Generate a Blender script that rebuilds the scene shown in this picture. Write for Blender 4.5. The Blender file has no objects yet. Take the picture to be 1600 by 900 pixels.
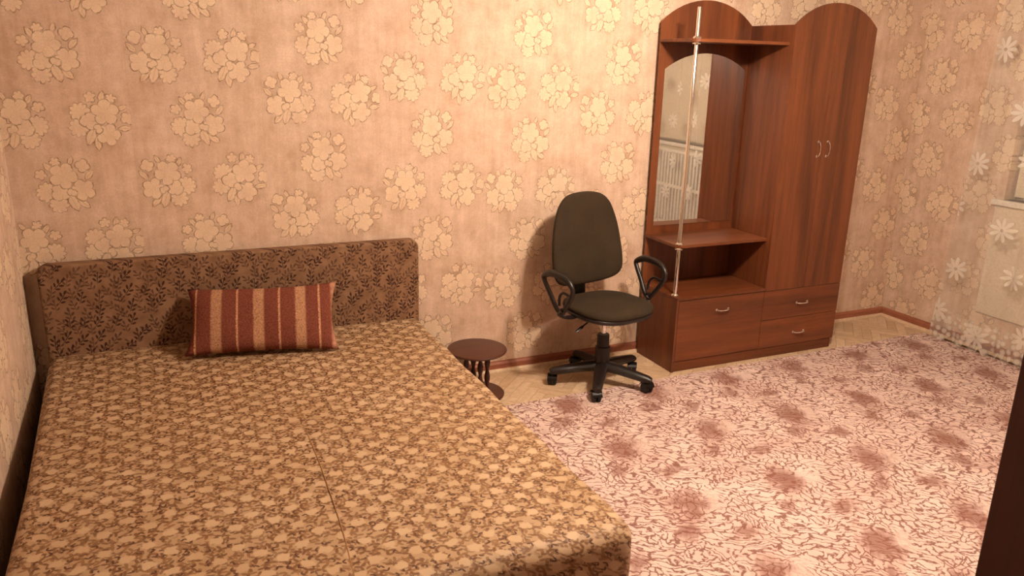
import bpy, bmesh, math, random
from mathutils import Vector, Matrix
random.seed(7)
PI = math.pi
scene = bpy.context.scene
COL = scene.collection

# ------------------------------------------------------------------ camera, world, exposure
CAM = Vector((-0.4423, -4.1005, 1.8253))
YAW, PITCH, ROLL, FPX = 0.433, 0.2827, 0.0264, 1238.0
fw = Vector((math.sin(YAW)*math.cos(PITCH), math.cos(YAW)*math.cos(PITCH), -math.sin(PITCH)))
r0 = Vector((math.cos(YAW), -math.sin(YAW), 0)); u0 = r0.cross(fw)
rt = math.cos(ROLL)*r0 + math.sin(ROLL)*u0
up = -math.sin(ROLL)*r0 + math.cos(ROLL)*u0
cd = bpy.data.cameras.new('camera')
cam = bpy.data.objects.new('camera', cd); COL.objects.link(cam)
cam.matrix_world = Matrix(((rt.x, up.x, -fw.x, CAM.x), (rt.y, up.y, -fw.y, CAM.y), (rt.z, up.z, -fw.z, CAM.z), (0, 0, 0, 1)))
cd.sensor_fit = 'HORIZONTAL'; cd.sensor_width = 36.0; cd.lens = FPX/1600*36.0
cd.clip_start = 0.02; cd.clip_end = 60
scene.camera = cam

world = bpy.data.worlds.new('night'); scene.world = world; world.use_nodes = True
world.node_tree.nodes['Background'].inputs[0].default_value = (0.012, 0.013, 0.02, 1)
world.node_tree.nodes['Background'].inputs[1].default_value = 1.0
vs = scene.view_settings
vs.view_transform = 'Standard'; vs.look = 'None'; vs.gamma = 1.0; vs.use_curve_mapping = False
vs.exposure = 0.6
cy_ = scene.cycles
cy_.max_bounces = 6; cy_.diffuse_bounces = 2; cy_.glossy_bounces = 3; cy_.transmission_bounces = 4; cy_.transparent_max_bounces = 6
cy_.use_adaptive_sampling = True; cy_.adaptive_threshold = 0.05
LAMP_POS = (1.79, -2.05, 2.52)
LAMP_COL = (1.0, 0.85, 0.69)
LAMP_STRENGTH = 1450.0

# ------------------------------------------------------------------ node helper
T = None
class S:
    def __init__(s, k): s.k = k
    def __add__(a, b): return M('ADD', a, b)
    __radd__ = __add__
    def __sub__(a, b): return M('SUBTRACT', a, b)
    def __rsub__(a, b): return M('SUBTRACT', b, a)
    def __mul__(a, b): return M('MULTIPLY', a, b)
    __rmul__ = __mul__
    def __truediv__(a, b): return M('DIVIDE', a, b)
def put(inp, v):
    if isinstance(v, S): T.links.new(v.k, inp)
    else: inp.default_value = v
def M(op, a, b=None, c=None, clamp=False):
    n = T.nodes.new('ShaderNodeMath'); n.operation = op; n.use_clamp = clamp
    put(n.inputs[0], a)
    if b is not None: put(n.inputs[1], b)
    if c is not None: put(n.inputs[2], c)
    return S(n.outputs[0])
def VM(op, a, b=None):
    n = T.nodes.new('ShaderNodeVectorMath'); n.operation = op
    put(n.inputs[0], a)
    if b is not None: put(n.inputs[1], b)
    return S(n.outputs['Value' if op in ('LENGTH', 'DISTANCE', 'DOT_PRODUCT') else 'Vector'])
def XYZ(x=0.0, y=0.0, z=0.0):
    n = T.nodes.new('ShaderNodeCombineXYZ')
    for i, v in enumerate((x, y, z)): put(n.inputs[i], v)
    return S(n.outputs[0])
def SEP(v):
    n = T.nodes.new('ShaderNodeSeparateXYZ'); put(n.inputs[0], v)
    return [S(o) for o in n.outputs]
def MAPR(v, a, b, c=0.0, d=1.0, smooth=False):
    n = T.nodes.new('ShaderNodeMapRange'); n.clamp = True
    if smooth: n.interpolation_type = 'SMOOTHSTEP'
    put(n.inputs[0], v)
    for i, x in enumerate((a, b, c, d)): put(n.inputs[1+i], x)
    return S(n.outputs[0])
def NOISE(vec, scale, detail=2.0, rough=0.5, out='Fac', dist=0.0):
    n = T.nodes.new('ShaderNodeTexNoise'); put(n.inputs['Vector'], vec)
    n.inputs['Scale'].default_value = scale; n.inputs['Detail'].default_value = detail
    n.inputs['Roughness'].default_value = rough; n.inputs['Distortion'].default_value = dist
    return S(n.outputs[0] if out == 'Fac' else n.outputs['Color'])
def VOR(vec, scale, feature='F1', rnd=1.0):
    n = T.nodes.new('ShaderNodeTexVoronoi'); n.voronoi_dimensions = '2D'; n.feature = feature
    put(n.inputs['Vector'], vec); n.inputs['Scale'].default_value = scale
    n.inputs['Randomness'].default_value = rnd
    if feature == 'DISTANCE_TO_EDGE': return S(n.outputs['Distance'])
    return S(n.outputs['Distance']), S(n.outputs['Color']), S(n.outputs['Position'])
def ROTZ(vec, ang):
    n = T.nodes.new('ShaderNodeVectorRotate'); n.rotation_type = 'Z_AXIS'
    put(n.inputs['Vector'], vec); put(n.inputs['Angle'], ang)
    return S(n.outputs[0])
def MIX(f, a, b, mode='MIX'):
    n = T.nodes.new('ShaderNodeMix'); n.data_type = 'RGBA'; n.blend_type = mode
    put(n.inputs[0], f)
    for i, v in ((6, a), (7, b)):
        if isinstance(v, S): T.links.new(v.k, n.inputs[i])
        else: n.inputs[i].default_value = (*v[:3], 1)
    return S(n.outputs[2])
def MIXF(f, a, b): return a + (b - a)*f
def OBJC():
    n = T.nodes.new('ShaderNodeTexCoord'); return S(n.outputs['Object'])
def WORLDPOS():
    n = T.nodes.new('ShaderNodeNewGeometry'); return S(n.outputs['Position'])
def RANDOM():
    n = T.nodes.new('ShaderNodeObjectInfo'); return S(n.outputs['Random'])
def lin(r, g, b):
    f = lambda c: (c/255/12.92) if c/255 <= 0.04045 else ((c/255+0.055)/1.055)**2.4
    return (f(r), f(g), f(b))
def new_mat(name):
    global T
    m = bpy.data.materials.new(name); m.use_nodes = True; T = m.node_tree
    return m, T.nodes['Principled BSDF']
def finish(b, color, rough=0.6, metal=0.0, spec=0.5, bump=None, bstr=0.3, bdist=0.002):
    if isinstance(color, S): T.links.new(color.k, b.inputs['Base Color'])
    else: b.inputs['Base Color'].default_value = (*color[:3], 1)
    put(b.inputs['Roughness'], rough); b.inputs['Metallic'].default_value = metal
    b.inputs['Specular IOR Level'].default_value = spec
    if bump is not None:
        n = T.nodes.new('ShaderNodeBump'); n.inputs['Strength'].default_value = bstr; n.inputs['Distance'].default_value = bdist
        put(n.inputs['Height'], bump); T.links.new(n.outputs[0], b.inputs['Normal'])

# ------------------------------------------------------------------ materials
def wallpaper(name, axis):
    m, b = new_mat(name)
    P = WORLDPOS(); x, y, z = SEP(P)
    u = x if axis == 'x' else y*-1.0 + 0.2
    PX, PZ = 0.585, 0.575
    su = (u - (0.965 - PX/2))/PX
    idx = M('FLOOR', su)
    fu = (su - idx - 0.5)*PX
    # vertical drop of each strip (strip index 0 is the one right of the stool)
    drop = {-3: 1.503, -2: 1.79, -1: 1.60, 0: 1.71, 1: 1.665, 2: 1.52, 3: 1.74, 4: 1.60, 5: 1.70, 6: 1.58}
    if axis == 'x':
        z0 = None
        for k, v in drop.items():
            t = M('COMPARE', idx, float(k), 0.1)*v
            z0 = t if z0 is None else z0 + t
    else:
        z0 = 1.6 + M('SINE', idx*2.3)*0.15
    sv = (z - z0)/PZ
    lv_side = (M('FRACT', sv + 0.5) - 0.5)*PZ
    lv_mid = (M('FRACT', sv) - 0.5)*PZ
    lu_side = M('ABSOLUTE', fu) - 0.165
    dside = lu_side*lu_side + lv_side*lv_side
    dmid = fu*fu + lv_mid*lv_mid
    sel = M('LESS_THAN', dmid, dside)
    lu = MIXF(sel, lu_side, fu); lv = MIXF(sel, lv_side, lv_mid)
    L = XYZ(lu, lv, 0.0)
    L = ROTZ(L, (1.0 - sel)*(M('SIGN', fu)*0.35 + 0.45))
    wn = NOISE(P, 26.0, 2.0, out='Color')
    wv = VM('SCALE', VM('SUBTRACT', wn, (0.5, 0.5, 0.5))); wv.k.node.inputs['Scale'].default_value = 0.010
    L = VM('ADD', L, wv)
    wf = VM('SCALE', VM('SUBTRACT', NOISE(P, 90.0, 2.0, out='Color'), (0.5, 0.5, 0.5))); wf.k.node.inputs['Scale'].default_value = 0.008
    L = VM('ADD', L, wf)
    L = VM('MULTIPLY', L, (1.0, 1.0, 0.0))
    rad = VM('LENGTH', L)
    # flowers and leaves of one printed cluster, drawn back to front: x, y, radius, petals, phase, notch (petals 0 = pointed leaf)
    E = [(-0.098, 0.052, 0.026, 5, 0.3, .5), (-0.036, 0.106, 0.024, 6, 0.2, .5), (0.072, 0.088, 0.031, 4, 0.5, .4), (0.094, 0.046, 0.030, 0, 0.9, .5),
         (-0.066, 0.086, 0.028, 0, 2.2, .5), (0.024, 0.110, 0.024, 0, 1.2, .5), (-0.080, -0.028, 0.046, 11, 0.2, .35), (-0.040, -0.084, 0.042, 9, 0.9, .4),
         (0.020, -0.078, 0.044, 0, -1.2, .5), (0.060, -0.084, 0.034, 0, -0.7, .5), (-0.030, -0.032, 0.040, 3, 0.4, .3),
         (0.064, -0.022, 0.052, 5, 1.3, .40), (0.018, -0.032, 0.022, 2, 0.4, .6), (-0.010, 0.044, 0.060, 5, 0.35, .40)]
    mask = None; line = None; shade = None
    for (cx, cy, R, n, ph, nd) in E:
        d = VM('SUBTRACT', L, (cx, cy, 0.0))
        if n == 0:
            q = ROTZ(d, -ph); qx, qy, _ = SEP(q)
            ay = M('ABSOLUTE', qy)
            sdf = (ay*2.2 + M('MULTIPLY', qx, qx)*(1.0/R) - R)*0.45
            rib = MAPR(ay, 0.0004, 0.0022, 0.45, 0.0); r = ay
        else:
            r = VM('LENGTH', d); dx, dy, _ = SEP(d)
            th = M('ARCTAN2', dy, dx)
            c = M('POWER', M('ABSOLUTE', M('COSINE', M('MULTIPLY_ADD', th, n/2.0, ph))), 0.5)
            sdf = r - M('MULTIPLY_ADD', c, R*nd, R*(1-nd))
            rib = MAPR(c, 0.14, 0.30, 0.5, 0.0)*MAPR(r, R*0.10, R*0.45)
        ins = MAPR(sdf, 0.0012, -0.0012)
        edge = M('MAXIMUM', MAPR(M('ABSOLUTE', sdf + 0.0004), 0.0004, 0.0036, 1.0, 0.0), rib*ins)
        grad = MAPR(r, 0.0, R, 0.35, 0.0)
        if mask is None: mask, line, shade = ins, edge, grad*ins
        else:
            line = M('MAXIMUM', line*(1.0 - ins), edge); mask = M('MAXIMUM', mask, ins); shade = MIXF(ins, shade, grad)
    fade = NOISE(P, 9.0, 2.0)
    fd = MAPR(NOISE(P, 45.0, 1.0), 0.34, 0.60, 0.25, 1.0)
    halo = MAPR(rad, 0.06, 0.17, 1.0, 0.0, True)*(1.0 - mask)*MAPR(fade, 0.35, 0.7, 0.25, 1.0)
    cloud = NOISE(P, 7.0, 5.0, 0.75)
    grain = NOISE(P, 140.0, 2.0, 0.6)
    streak = NOISE(VM('MULTIPLY', P, (24.0, 24.0, 2.5)), 1.0, 3.0, 0.6)
    bg = MIX(MAPR(cloud*0.7 + streak*0.3, 0.38, 0.62), lin(196, 162, 138), lin(228, 198, 176))
    col = MIX(halo*0.7*MAPR(cloud, 0.35, 0.65, 1.0, 0.3), bg, lin(168, 132, 100))
    col = MIX(mask*MAPR(fade, 0.35, 0.6, 0.45, 0.9), col, lin(236, 208, 178))
    col = MIX(shade*0.5, col, lin(206, 166, 130))
    col = MIX(line*fd*0.9, col, lin(112, 76, 52))
    col = MIX(MAPR(grain, 0.35, 0.65, 0.0, 0.25), col, lin(176, 138, 108))
    seam = MAPR(M('ABSOLUTE', fu), PX/2 - 0.0015, PX/2, 0.0, 0.35)
    col = MIX(seam, col, lin(176, 140, 112))
    finish(b, col, 0.75, spec=0.25, bump=grain, bstr=0.12, bdist=0.001)
    return m

def leaf_field(vec, scale, a, bb, count, spread, rnd=0.85, off=0.8, a0=0.0, arange=6.283):
    d, c, p = VOR(vec, scale, 'F1', rnd)
    l = VM('MULTIPLY', VM('SUBTRACT', vec, p), (1.0, 1.0, 0.0))
    cr, cg, cb = SEP(c)
    out = None
    for k in range(count):
        ang = cr*arange + a0 + (k - (count-1)/2.0)*spread
        q = ROTZ(l, ang)
        q = VM('SUBTRACT', q, (a*off, 0.0, 0.0))
        e = VM('LENGTH', VM('MULTIPLY', q, (1.0/a, 1.0/bb, 0.0)))
        f = MAPR(e, 0.85, 1.08, 1.0, 0.0)
        out = f if out is None else M('MAXIMUM', out, f)
    return out, cg, cb

def sprig_field(vec, scale, size, phi, swing):
    """small branch with paired leaves in every cell, growing about direction phi"""
    d, c, p = VOR(vec, scale, 'F1', 0.62)
    l = VM('MULTIPLY', VM('SUBTRACT', vec, p), (1.0/size, 1.0/size, 0.0))
    cr, cg, cb = SEP(c)
    l = ROTZ(l, -phi - (cr - 0.5)*swing)
    out = None
    for (px_, py_, an, a, bb) in ((0, 0, 0, .022, .0014), (.021, .001, .1, .0085, .0038), (.009, .0085, .75, .0085, .0036), (.004, -.0085, -.8, .0080, .0036), (-.007, .0085, .85, .0078, .0034), (-.012, -.008, -.8, .0075, .0034)):
        q = ROTZ(VM('SUBTRACT', l, (px_, py_, 0.0)), -an)
        e = VM('LENGTH', VM('MULTIPLY', q, (1.0/a, 1.0/bb, 0.0)))
        f = MAPR(e, 0.85, 1.08, 1.0, 0.0)
        out = f if out is None else M('MAXIMUM', out, f)
    return out, cg, cb

def bed_fabric():
    m, b = new_mat('bed_cover_fabric')
    x, y, z = SEP(OBJC())
    u = x + z*0.6; v = y + z
    V = XYZ(u, v, 0.0)
    nz = NOISE(V, 6.0, 2.0, out='Color')
    Vw = VM('ADD', V, VM('MULTIPLY', VM('SUBTRACT', nz, (0.5, 0.5, 0.5)), (0.03, 0.03, 0.0)))
    p = 0.118
    nzf = NOISE(V, 55.0, 1.0)
    wx, wy, _ = SEP(Vw)
    blank = M('COSINE', wx*(2*PI/p))*M('COSINE', wy*(2*PI/(p*0.90))) 
    open_ = MAPR(blank + (nzf - 0.5)*1.2, 0.34, 0.60, 1.0, 0.0)
    m1, g1, b1 = leaf_field(V, 30.0, 0.0115, 0.0050, 3, 2.09, 1.0, 0.95)
    m2, g2, b2 = leaf_field(VM('ADD', V, (0.31, 0.17, 0.0)), 27.0, 0.0125, 0.0050, 3, 1.3, 1.0, 0.9)
    d1, g3, b3 = leaf_field(VM('ADD', V, (0.53, 0.71, 0.0)), 34.0, 0.0085, 0.0034, 2, 1.5, 1.0, 0.9)
    weave = NOISE(V, 420.0, 1.0)
    cloud = NOISE(V, 3.0, 3.0)
    base = MIX(MAPR(cloud, 0.35, 0.65), lin(186, 154, 120), lin(200, 170, 138))
    col = MIX(open_*0.35, base, lin(140, 100, 62))
    col = MIX(m2*open_*0.85, col, lin(132, 92, 56))
    col = MIX(m1*open_*MAPR(g1, 0.0, 0.6, 0.5, 0.9), col, lin(112, 74, 44))
    col = MIX(d1*open_*MAPR(g3, 0.25, 0.6, 0.1, 0.95), col, lin(76, 42, 26))
    col = MIX(MAPR(weave, 0.3, 0.7, 0.0, 0.15), col, lin(120, 84, 54))
    finish(b, col, 0.62, spec=0.4, bump=weave, bstr=0.25, bdist=0.001)
    return m

def headboard_fabric():
    m, b = new_mat('headboard_fabric')
    x, y, z = SEP(OBJC())
    V = XYZ(x + y, z, 0.0)
    sprig, g1, b1 = sprig_field(V, 14.5, 1.4, 1.25, 1.3)
    sp2, g2, b2 = sprig_field(VM('ADD', V, (0.033, 0.036, 0.0)), 14.5, 1.25, 1.9, 1.5)
    weave = NOISE(VM('MULTIPLY', V, (500.0, 260.0, 1.0)), 1.0, 2.0)
    cloud = NOISE(V, 16.0, 3.0)
    base = MIX(MAPR(cloud, 0.35, 0.65), lin(128, 94, 68), lin(148, 112, 84))
    col = MIX(sp2*0.85, base, lin(84, 54, 40))
    col = MIX(sprig*MAPR(g1, 0.0, 0.5, 0.55, 0.95), col, lin(50, 24, 19))
    col = MIX(MAPR(weave, 0.35, 0.65, 0.0, 0.25), col, lin(96, 62, 46))
    finish(b, col, 0.85, spec=0.2, bump=weave, bstr=0.3, bdist=0.001)
    return m

def carpet_mat():
    m, b = new_mat('carpet_pile')
    x, y, z = SEP(WORLDPOS())
    V = XYZ(x, y, 0.0)
    w1 = VM('SUBTRACT', NOISE(V, 7.0, 3.0, out='Color'), (0.5, 0.5, 0.5))
    Vw = VM('ADD', V, VM('MULTIPLY', w1, (0.16, 0.16, 0.0)))
    w2 = VM('SUBTRACT', NOISE(V, 30.0, 2.0, out='Color'), (0.5, 0.5, 0.5))
    Vw = VM('ADD', Vw, VM('MULTIPLY', w2, (0.035, 0.035, 0.0)))
    # strands run in a swirling direction, stretched cells
    Vw = VM('ADD', Vw, (3.71, 1.37, 0.0))
    Va = VM('MULTIPLY', ROTZ(Vw, 0.55), (11.5, 38.0, 1.0))
    e1 = VOR(Va, 1.0, 'DISTANCE_TO_EDGE', 1.0)
    Vb = VM('MULTIPLY', ROTZ(Vw, 0.15), (34.0, 23.0, 1.0))
    e2 = VOR(Vb, 1.0, 'DISTANCE_TO_EDGE', 1.0)
    region = MAPR(NOISE(V, 5.5, 1.0), 0.46, 0.54)
    e = MIXF(region, e1, e2)
    gap = NOISE(V, 46.0, 2.0)
    line = MAPR(e, 0.07, 0.15, 1.0, 0.0)*MAPR(gap, 0.34, 0.46, 0.35, 1.0)
    G = 0.5355
    hair = VM('SUBTRACT', NOISE(VM('MULTIPLY', ROTZ(V, 0.7), (60.0, 9.0, 1.0)), 1.0, 3.0, out='Color'), (0.5, 0.5, 0.5))
    hair2 = VM('SUBTRACT', NOISE(V, 13.0, 3.0, out='Color'), (0.5, 0.5, 0.5))
    def blob(cx, cy, ang, ra, rb):
        q = VM('ADD', VM('ADD', V, VM('MULTIPLY', hair, (0.09, 0.09, 0.0))), VM('MULTIPLY', hair2, (0.13, 0.13, 0.0)))
        qx, qy, _ = SEP(q)
        lx = (M('FRACT', (qx - cx)/G + 0.5) - 0.5)*G
        ly = (M('FRACT', (qy - cy)/G + 0.5) - 0.5)*G
        r = ROTZ(XYZ(lx, ly, 0.0), -ang)
        return VM('LENGTH', VM('MULTIPLY', r, (1.0/ra, 1.0/rb, 0.0)))
    big = MAPR(blob(1.530, -1.160, 1.1, 0.155, 0.10), 0.25, 1.2, 1.0, 0.0, True)
    s1 = MAPR(blob(1.405, -1.335, 0.9, 0.095, 0.062), 0.2, 1.2, 1.0, 0.0, True)
    s2 = MAPR(blob(1.618, -1.425, 0.3, 0.090, 0.058), 0.2, 1.2, 1.0, 0.0, True)
    white = MAPR(blob(1.640, -1.165, 0.9, 0.10, 0.055), 0.5, 1.0, 1.0, 0.0, True)
    blot = M('MAXIMUM', big, M('MAXIMUM', s1*0.9, s2*0.9))
    pile = NOISE(V, 320.0, 2.0, 0.7)
    cloud = NOISE(V, 4.0, 3.0)
    base = MIX(MAPR(cloud, 0.3, 0.7), lin(216, 184, 174), lin(240, 214, 204))
    col = MIX(line*(1.0 - white*0.75)*0.9, base, lin(128, 82, 72))
    col = MIX(blot*0.8, col, lin(136, 88, 76))
    col = MIX(MAPR(pile, 0.3, 0.7, 0.0, 0.22), col, lin(150, 105, 95))
    finish(b, col, 0.95, spec=0.08, bump=pile, bstr=0.5, bdist=0.003)
    return m

def wood(name, c1, c2, axis='z', rough=0.38, scale=1.0, spec=0.45):
    m, b = new_mat(name)
    o = OBJC()
    st = {'z': (30.0, 30.0, 1.6), 'x': (1.6, 30.0, 30.0), 'y': (30.0, 1.6, 30.0)}[axis]
    st = tuple(s*scale for s in st)
    n1 = NOISE(VM('MULTIPLY', o, st), 1.0, 5.0, 0.6, dist=0.6)
    n2 = NOISE(VM('MULTIPLY', o, tuple(s*0.22 for s in st)), 1.0, 3.0, 0.5, dist=0.8)
    n3 = NOISE(VM('MULTIPLY', o, tuple(s*6 for s in st)), 1.0, 2.0, 0.5)
    f = MAPR(n1*0.45 + n2*0.55, 0.34, 0.66)
    col = MIX(f, c1, c2)
    col = MIX(MAPR(n3, 0.5, 0.75, 0.0, 0.25), col, tuple(c*0.55 for c in c1))
    finish(b, col, rough, spec=spec, bump=n3, bstr=0.05, bdist=0.001)
    return m

def plain(name, c, rough=0.5, metal=0.0, spec=0.5, nscale=60.0, var=0.12):
    m, b = new_mat(name)
    n = NOISE(OBJC(), nscale, 3.0, 0.6)
    col = MIX(MAPR(n, 0.3, 0.7), tuple(x*(1-var) for x in c), tuple(min(1, x*(1+var)) for x in c))
    finish(b, col, rough, metal, spec, bump=n, bstr=0.05, bdist=0.001)
    return m

def fabric(name, c1, c2):
    m, b = new_mat(name)
    o = OBJC()
    n = NOISE(o, 420.0, 2.0, 0.6); n2 = NOISE(o, 9.0, 3.0)
    col = MIX(MAPR(n*0.7 + n2*0.3, 0.35, 0.65), c1, c2)
    finish(b, col, 0.9, spec=0.2, bump=n, bstr=0.4, bdist=0.001)
    return m

def cushion_mat(W):
    m, b = new_mat('cushion_stripes')
    x, y, z = SEP(OBJC())
    n = NOISE(XYZ(x, y, z), 160.0, 2.0, 0.7); n2 = NOISE(XYZ(x, y, z), 40.0, 2.0)
    xx = x + (n - 0.5)*0.006
    t = xx/W + 0.5
    base = MIX(MAPR(n, 0.35, 0.65), lin(100, 50, 38), lin(128, 72, 56))
    col = base
    def stripe(a, bb, w):
        c = (a+bb)/2; h = (bb-a)/2
        return MAPR(M('ABSOLUTE', t - c), h*0.8, h*1.15, w, 0.0)
    for (a, bb) in ((.165, .235), (.44, .51), (.715, .785)):
        col = MIX(stripe(a, bb, 0.85)*MAPR(n, 0.3, 0.62, 0.25, 1.0), col, lin(196, 148, 112))
    for a in (.065, .335, .61, .875):
        col = MIX(stripe(a-.007, a+.007, 0.8)*MAPR(n, 0.35, 0.6, 0.3, 1.0), col, lin(214, 160, 120))
    col = MIX(stripe(.955, 1.05, 0.6)*MAPR(n2, 0.3, 0.6, 0.4, 1.0), col, lin(214, 160, 128))
    finish(b, col, 0.95, spec=0.1, bump=n, bstr=0.6, bdist=0.003)
    return m

def curtain_mat():
    m, b = new_mat('sheer_tulle')
    x, y, z = SEP(OBJC())
    G = 0.36
    row = M('FLOOR', z/G)
    uy = y/G + row*0.5 + 0.08
    cell = M('FLOOR', uy)
    lx = (M('FRACT', uy) - 0.5)*G + M('SINE', cell*5.1 + row*3.3)*0.05
    lz = (M('FRACT', z/G) - 0.5)*G + M('SINE', cell*2.7 + row*1.9)*0.05
    r = VM('LENGTH', XYZ(lx, lz, 0.0)); th = M('ARCTAN2', lz, lx)
    pet = M('POWER', M('ABSOLUTE', M('COSINE', th*4.5 + cell*1.3)), 0.8)
    sdf = r - (pet*0.068 + 0.016)
    fl = MAPR(sdf, 0.004, -0.006)*MAPR(r, 0.008, 0.014, 0.4, 1.0)
    hemz = MAPR(z, 0.20, 0.26, 1.0, 0.0)
    hv = VOR(XYZ(y, z, 0.0), 22.0, 'F1', 0.7)[0]
    hem = hemz*MAPR(hv, 0.25, 0.5, 1.0, 0.35)
    weave = NOISE(XYZ(x, y, z), 500.0, 1.0)
    op = M('MAXIMUM', 0.20 + weave*0.05, M('MAXIMUM', fl*0.75, hem*0.7))
    T.nodes.remove(b)
    out = T.nodes['Material Output']
    tr = T.nodes.new('ShaderNodeBsdfTransparent'); df = T.nodes.new('ShaderNodeBsdfDiffuse'); tl = T.nodes.new('ShaderNodeBsdfTranslucent')
    for s in (df, tl): s.inputs['Color'].default_value = (*lin(246, 238, 226), 1)
    m1 = T.nodes.new('ShaderNodeMixShader'); m1.inputs[0].default_value = 0.35
    T.links.new(df.outputs[0], m1.inputs[1]); T.links.new(tl.outputs[0], m1.inputs[2])
    m2 = T.nodes.new('ShaderNodeMixShader'); put(m2.inputs[0], op)
    T.links.new(tr.outputs[0], m2.inputs[1]); T.links.new(m1.outputs[0], m2.inputs[2])
    T.links.new(m2.outputs[0], out.inputs['Surface'])
    return m

def parquet_mat():
    m, b = new_mat('parquet_oak')
    rnd = RANDOM(); o = OBJC()
    n = NOISE(VM('MULTIPLY', VM('ADD', o, XYZ(rnd*13.0, rnd*7.0, 0.0)), (30.0, 30.0, 1.0)), 1.0, 4.0, 0.6)
    col = MIX(rnd, lin(202, 170, 136), lin(228, 198, 166))
    col = MIX(MAPR(n, 0.35, 0.65, 0.0, 0.45), col, lin(178, 138, 102))
    finish(b, col, 0.4, spec=0.4, bump=n, bstr=0.08, bdist=0.001)
    return m

def emis(name, c, s):
    m, b = new_mat(name)
    finish(b, (0.8, 0.8, 0.8), 0.4)
    b.inputs['Emission Color'].default_value = (*c, 1); b.inputs['Emission Strength'].default_value = s
    return m
def glass_mat():
    m, b = new_mat('window_glass')
    finish(b, (0.95, 0.97, 1.0), 0.02)
    b.inputs['Transmission Weight'].default_value = 1.0; b.inputs['IOR'].default_value = 1.45
    return m
def mirror_mat():
    m, b = new_mat('silvered_mirror')
    n = NOISE(OBJC(), 3.0, 2.0)
    finish(b, (0.86, 0.85, 0.83), MAPR(n, 0.3, 0.7, 0.015, 0.03), 1.0)
    return m
def chrome_mat():
    m, b = new_mat('chrome')
    n = NOISE(OBJC(), 80.0, 2.0)
    finish(b, (0.85, 0.84, 0.82), MAPR(n, 0.3, 0.7, 0.06, 0.12), 1.0)
    return m

MT = {}
MT['wall_x'] = wallpaper('wallpaper_long_wall', 'x')
MT['wall_y'] = wallpaper('wallpaper_short_wall', 'y')
MT['wall_plain'] = plain('plain_wallpaper', lin(186, 154, 128), 0.75, spec=0.25, nscale=5.0)
MT['bed'] = bed_fabric(); MT['headboard'] = headboard_fabric(); MT['carpet'] = carpet_mat()
WC1, WC2 = lin(80, 40, 22), lin(128, 70, 38)
MT['wood'] = wood('walnut_laminate', WC1, WC2, 'z')
MT['wood_h'] = wood('walnut_laminate_across', WC1, WC2, 'x')
MT['wood_dark'] = wood('dark_mahogany', lin(56, 17, 10), lin(78, 27, 16), 'z')
MT['base'] = wood('baseboard_paint', lin(138, 78, 56), lin(162, 98, 72), 'x', 0.5)
MT['bead'] = plain('pale_bead', lin(214, 182, 150), 0.5)
MT['parquet'] = parquet_mat()
MT['subfloor'] = plain('subfloor', lin(120, 88, 62), 0.8)
MT['ceil'] = plain('ceiling_whitewash', lin(206, 192, 172), 0.9)
MT['mirror'] = mirror_mat(); MT['chrome'] = chrome_mat(); MT['glass'] = glass_mat()
MT['chair_fabric'] = fabric('chair_upholstery', lin(42, 32, 21), lin(64, 50, 36))
MT['plastic'] = plain('black_plastic', lin(30, 22, 20), 0.38)
MT['rubber'] = plain('black_rubber', lin(22, 17, 16), 0.6)
MT['stool'] = wood('stool_stain', lin(66, 34, 24), lin(88, 48, 34), 'x', 0.35)
MT['curtain'] = curtain_mat()
MT['white'] = plain('white_enamel', lin(226, 216, 202), 0.45)
MT['blind'] = plain('pale_blind_cloth', lin(214, 196, 170), 0.8)
MT['gap_shade'] = plain('radiator_gap_shade', lin(64, 54, 48), 0.7)  # dark colour holds the shade of the gaps between radiator fins
MT['brass'] = plain('brass', (0.55, 0.38, 0.16), 0.3, 1.0)
MT['bulb'] = emis('lit_bulb', LAMP_COL, LAMP_STRENGTH)
MT['seam'] = plain('seam_cord', lin(150, 108, 72), 0.8)

# ------------------------------------------------------------------ mesh helpers
def obj(name, bm, mat, parent=None, smooth=False, bevel=0.0, seg=2, auto=40):
    me = bpy.data.meshes.new(name)
    bmesh.ops.recalc_face_normals(bm, faces=bm.faces)
    bm.to_mesh(me); bm.free()
    me.materials.append(MT[mat])
    if smooth:
        for p in me.polygons: p.use_smooth = True
        if auto and hasattr(me, 'set_sharp_from_angle'): me.set_sharp_from_angle(angle=math.radians(auto))
    o = bpy.data.objects.new(name, me); COL.objects.link(o)
    if parent: o.parent = parent
    if bevel:
        md = o.modifiers.new('bevel', 'BEVEL'); md.width = bevel; md.segments = seg; md.limit_method = 'ANGLE'; md.angle_limit = 0.7
    return o
def tag(o, label, cat, group=None):
    o['label'] = label; o['category'] = cat
    if group: o['group'] = group
    return o
def struct(o, label=None):
    o['kind'] = 'structure'
    if label: o['label'] = label
    return o
def thing(name, label, cat, loc=(0, 0, 0), rz=0.0):
    o = bpy.data.objects.new(name, None); COL.objects.link(o)
    o.location = loc; o.rotation_euler = (0, 0, rz); o.empty_display_size = 0.1
    return tag(o, label, cat)
def bx(bm, x0, x1, y0, y1, z0, z1):
    v = [bm.verts.new((x, y, z)) for x in (x0, x1) for y in (y0, y1) for z in (z0, z1)]
    for f in ((0, 1, 3, 2), (4, 6, 7, 5), (0, 4, 5, 1), (2, 3, 7, 6), (0, 2, 6, 4), (1, 5, 7, 3)):
        bm.faces.new([v[i] for i in f])
    return bm
def box(*a): return bx(bmesh.new(), *a)
def prism(bm, pts, axis, a, b):
    """outline pts (2-D) extruded along axis from a to b"""
    def P(p, t): return {'y': (p[0], t, p[1]), 'x': (t, p[0], p[1]), 'z': (p[0], p[1], t)}[axis]
    A = [bm.verts.new(P(p, a)) for p in pts]; B = [bm.verts.new(P(p, b)) for p in pts]
    bm.faces.new(A); bm.faces.new(B[::-1])
    n = len(pts)
    for i in range(n): bm.faces.new((A[i], B[i], B[(i+1) % n], A[(i+1) % n]))
    return bm
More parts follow.
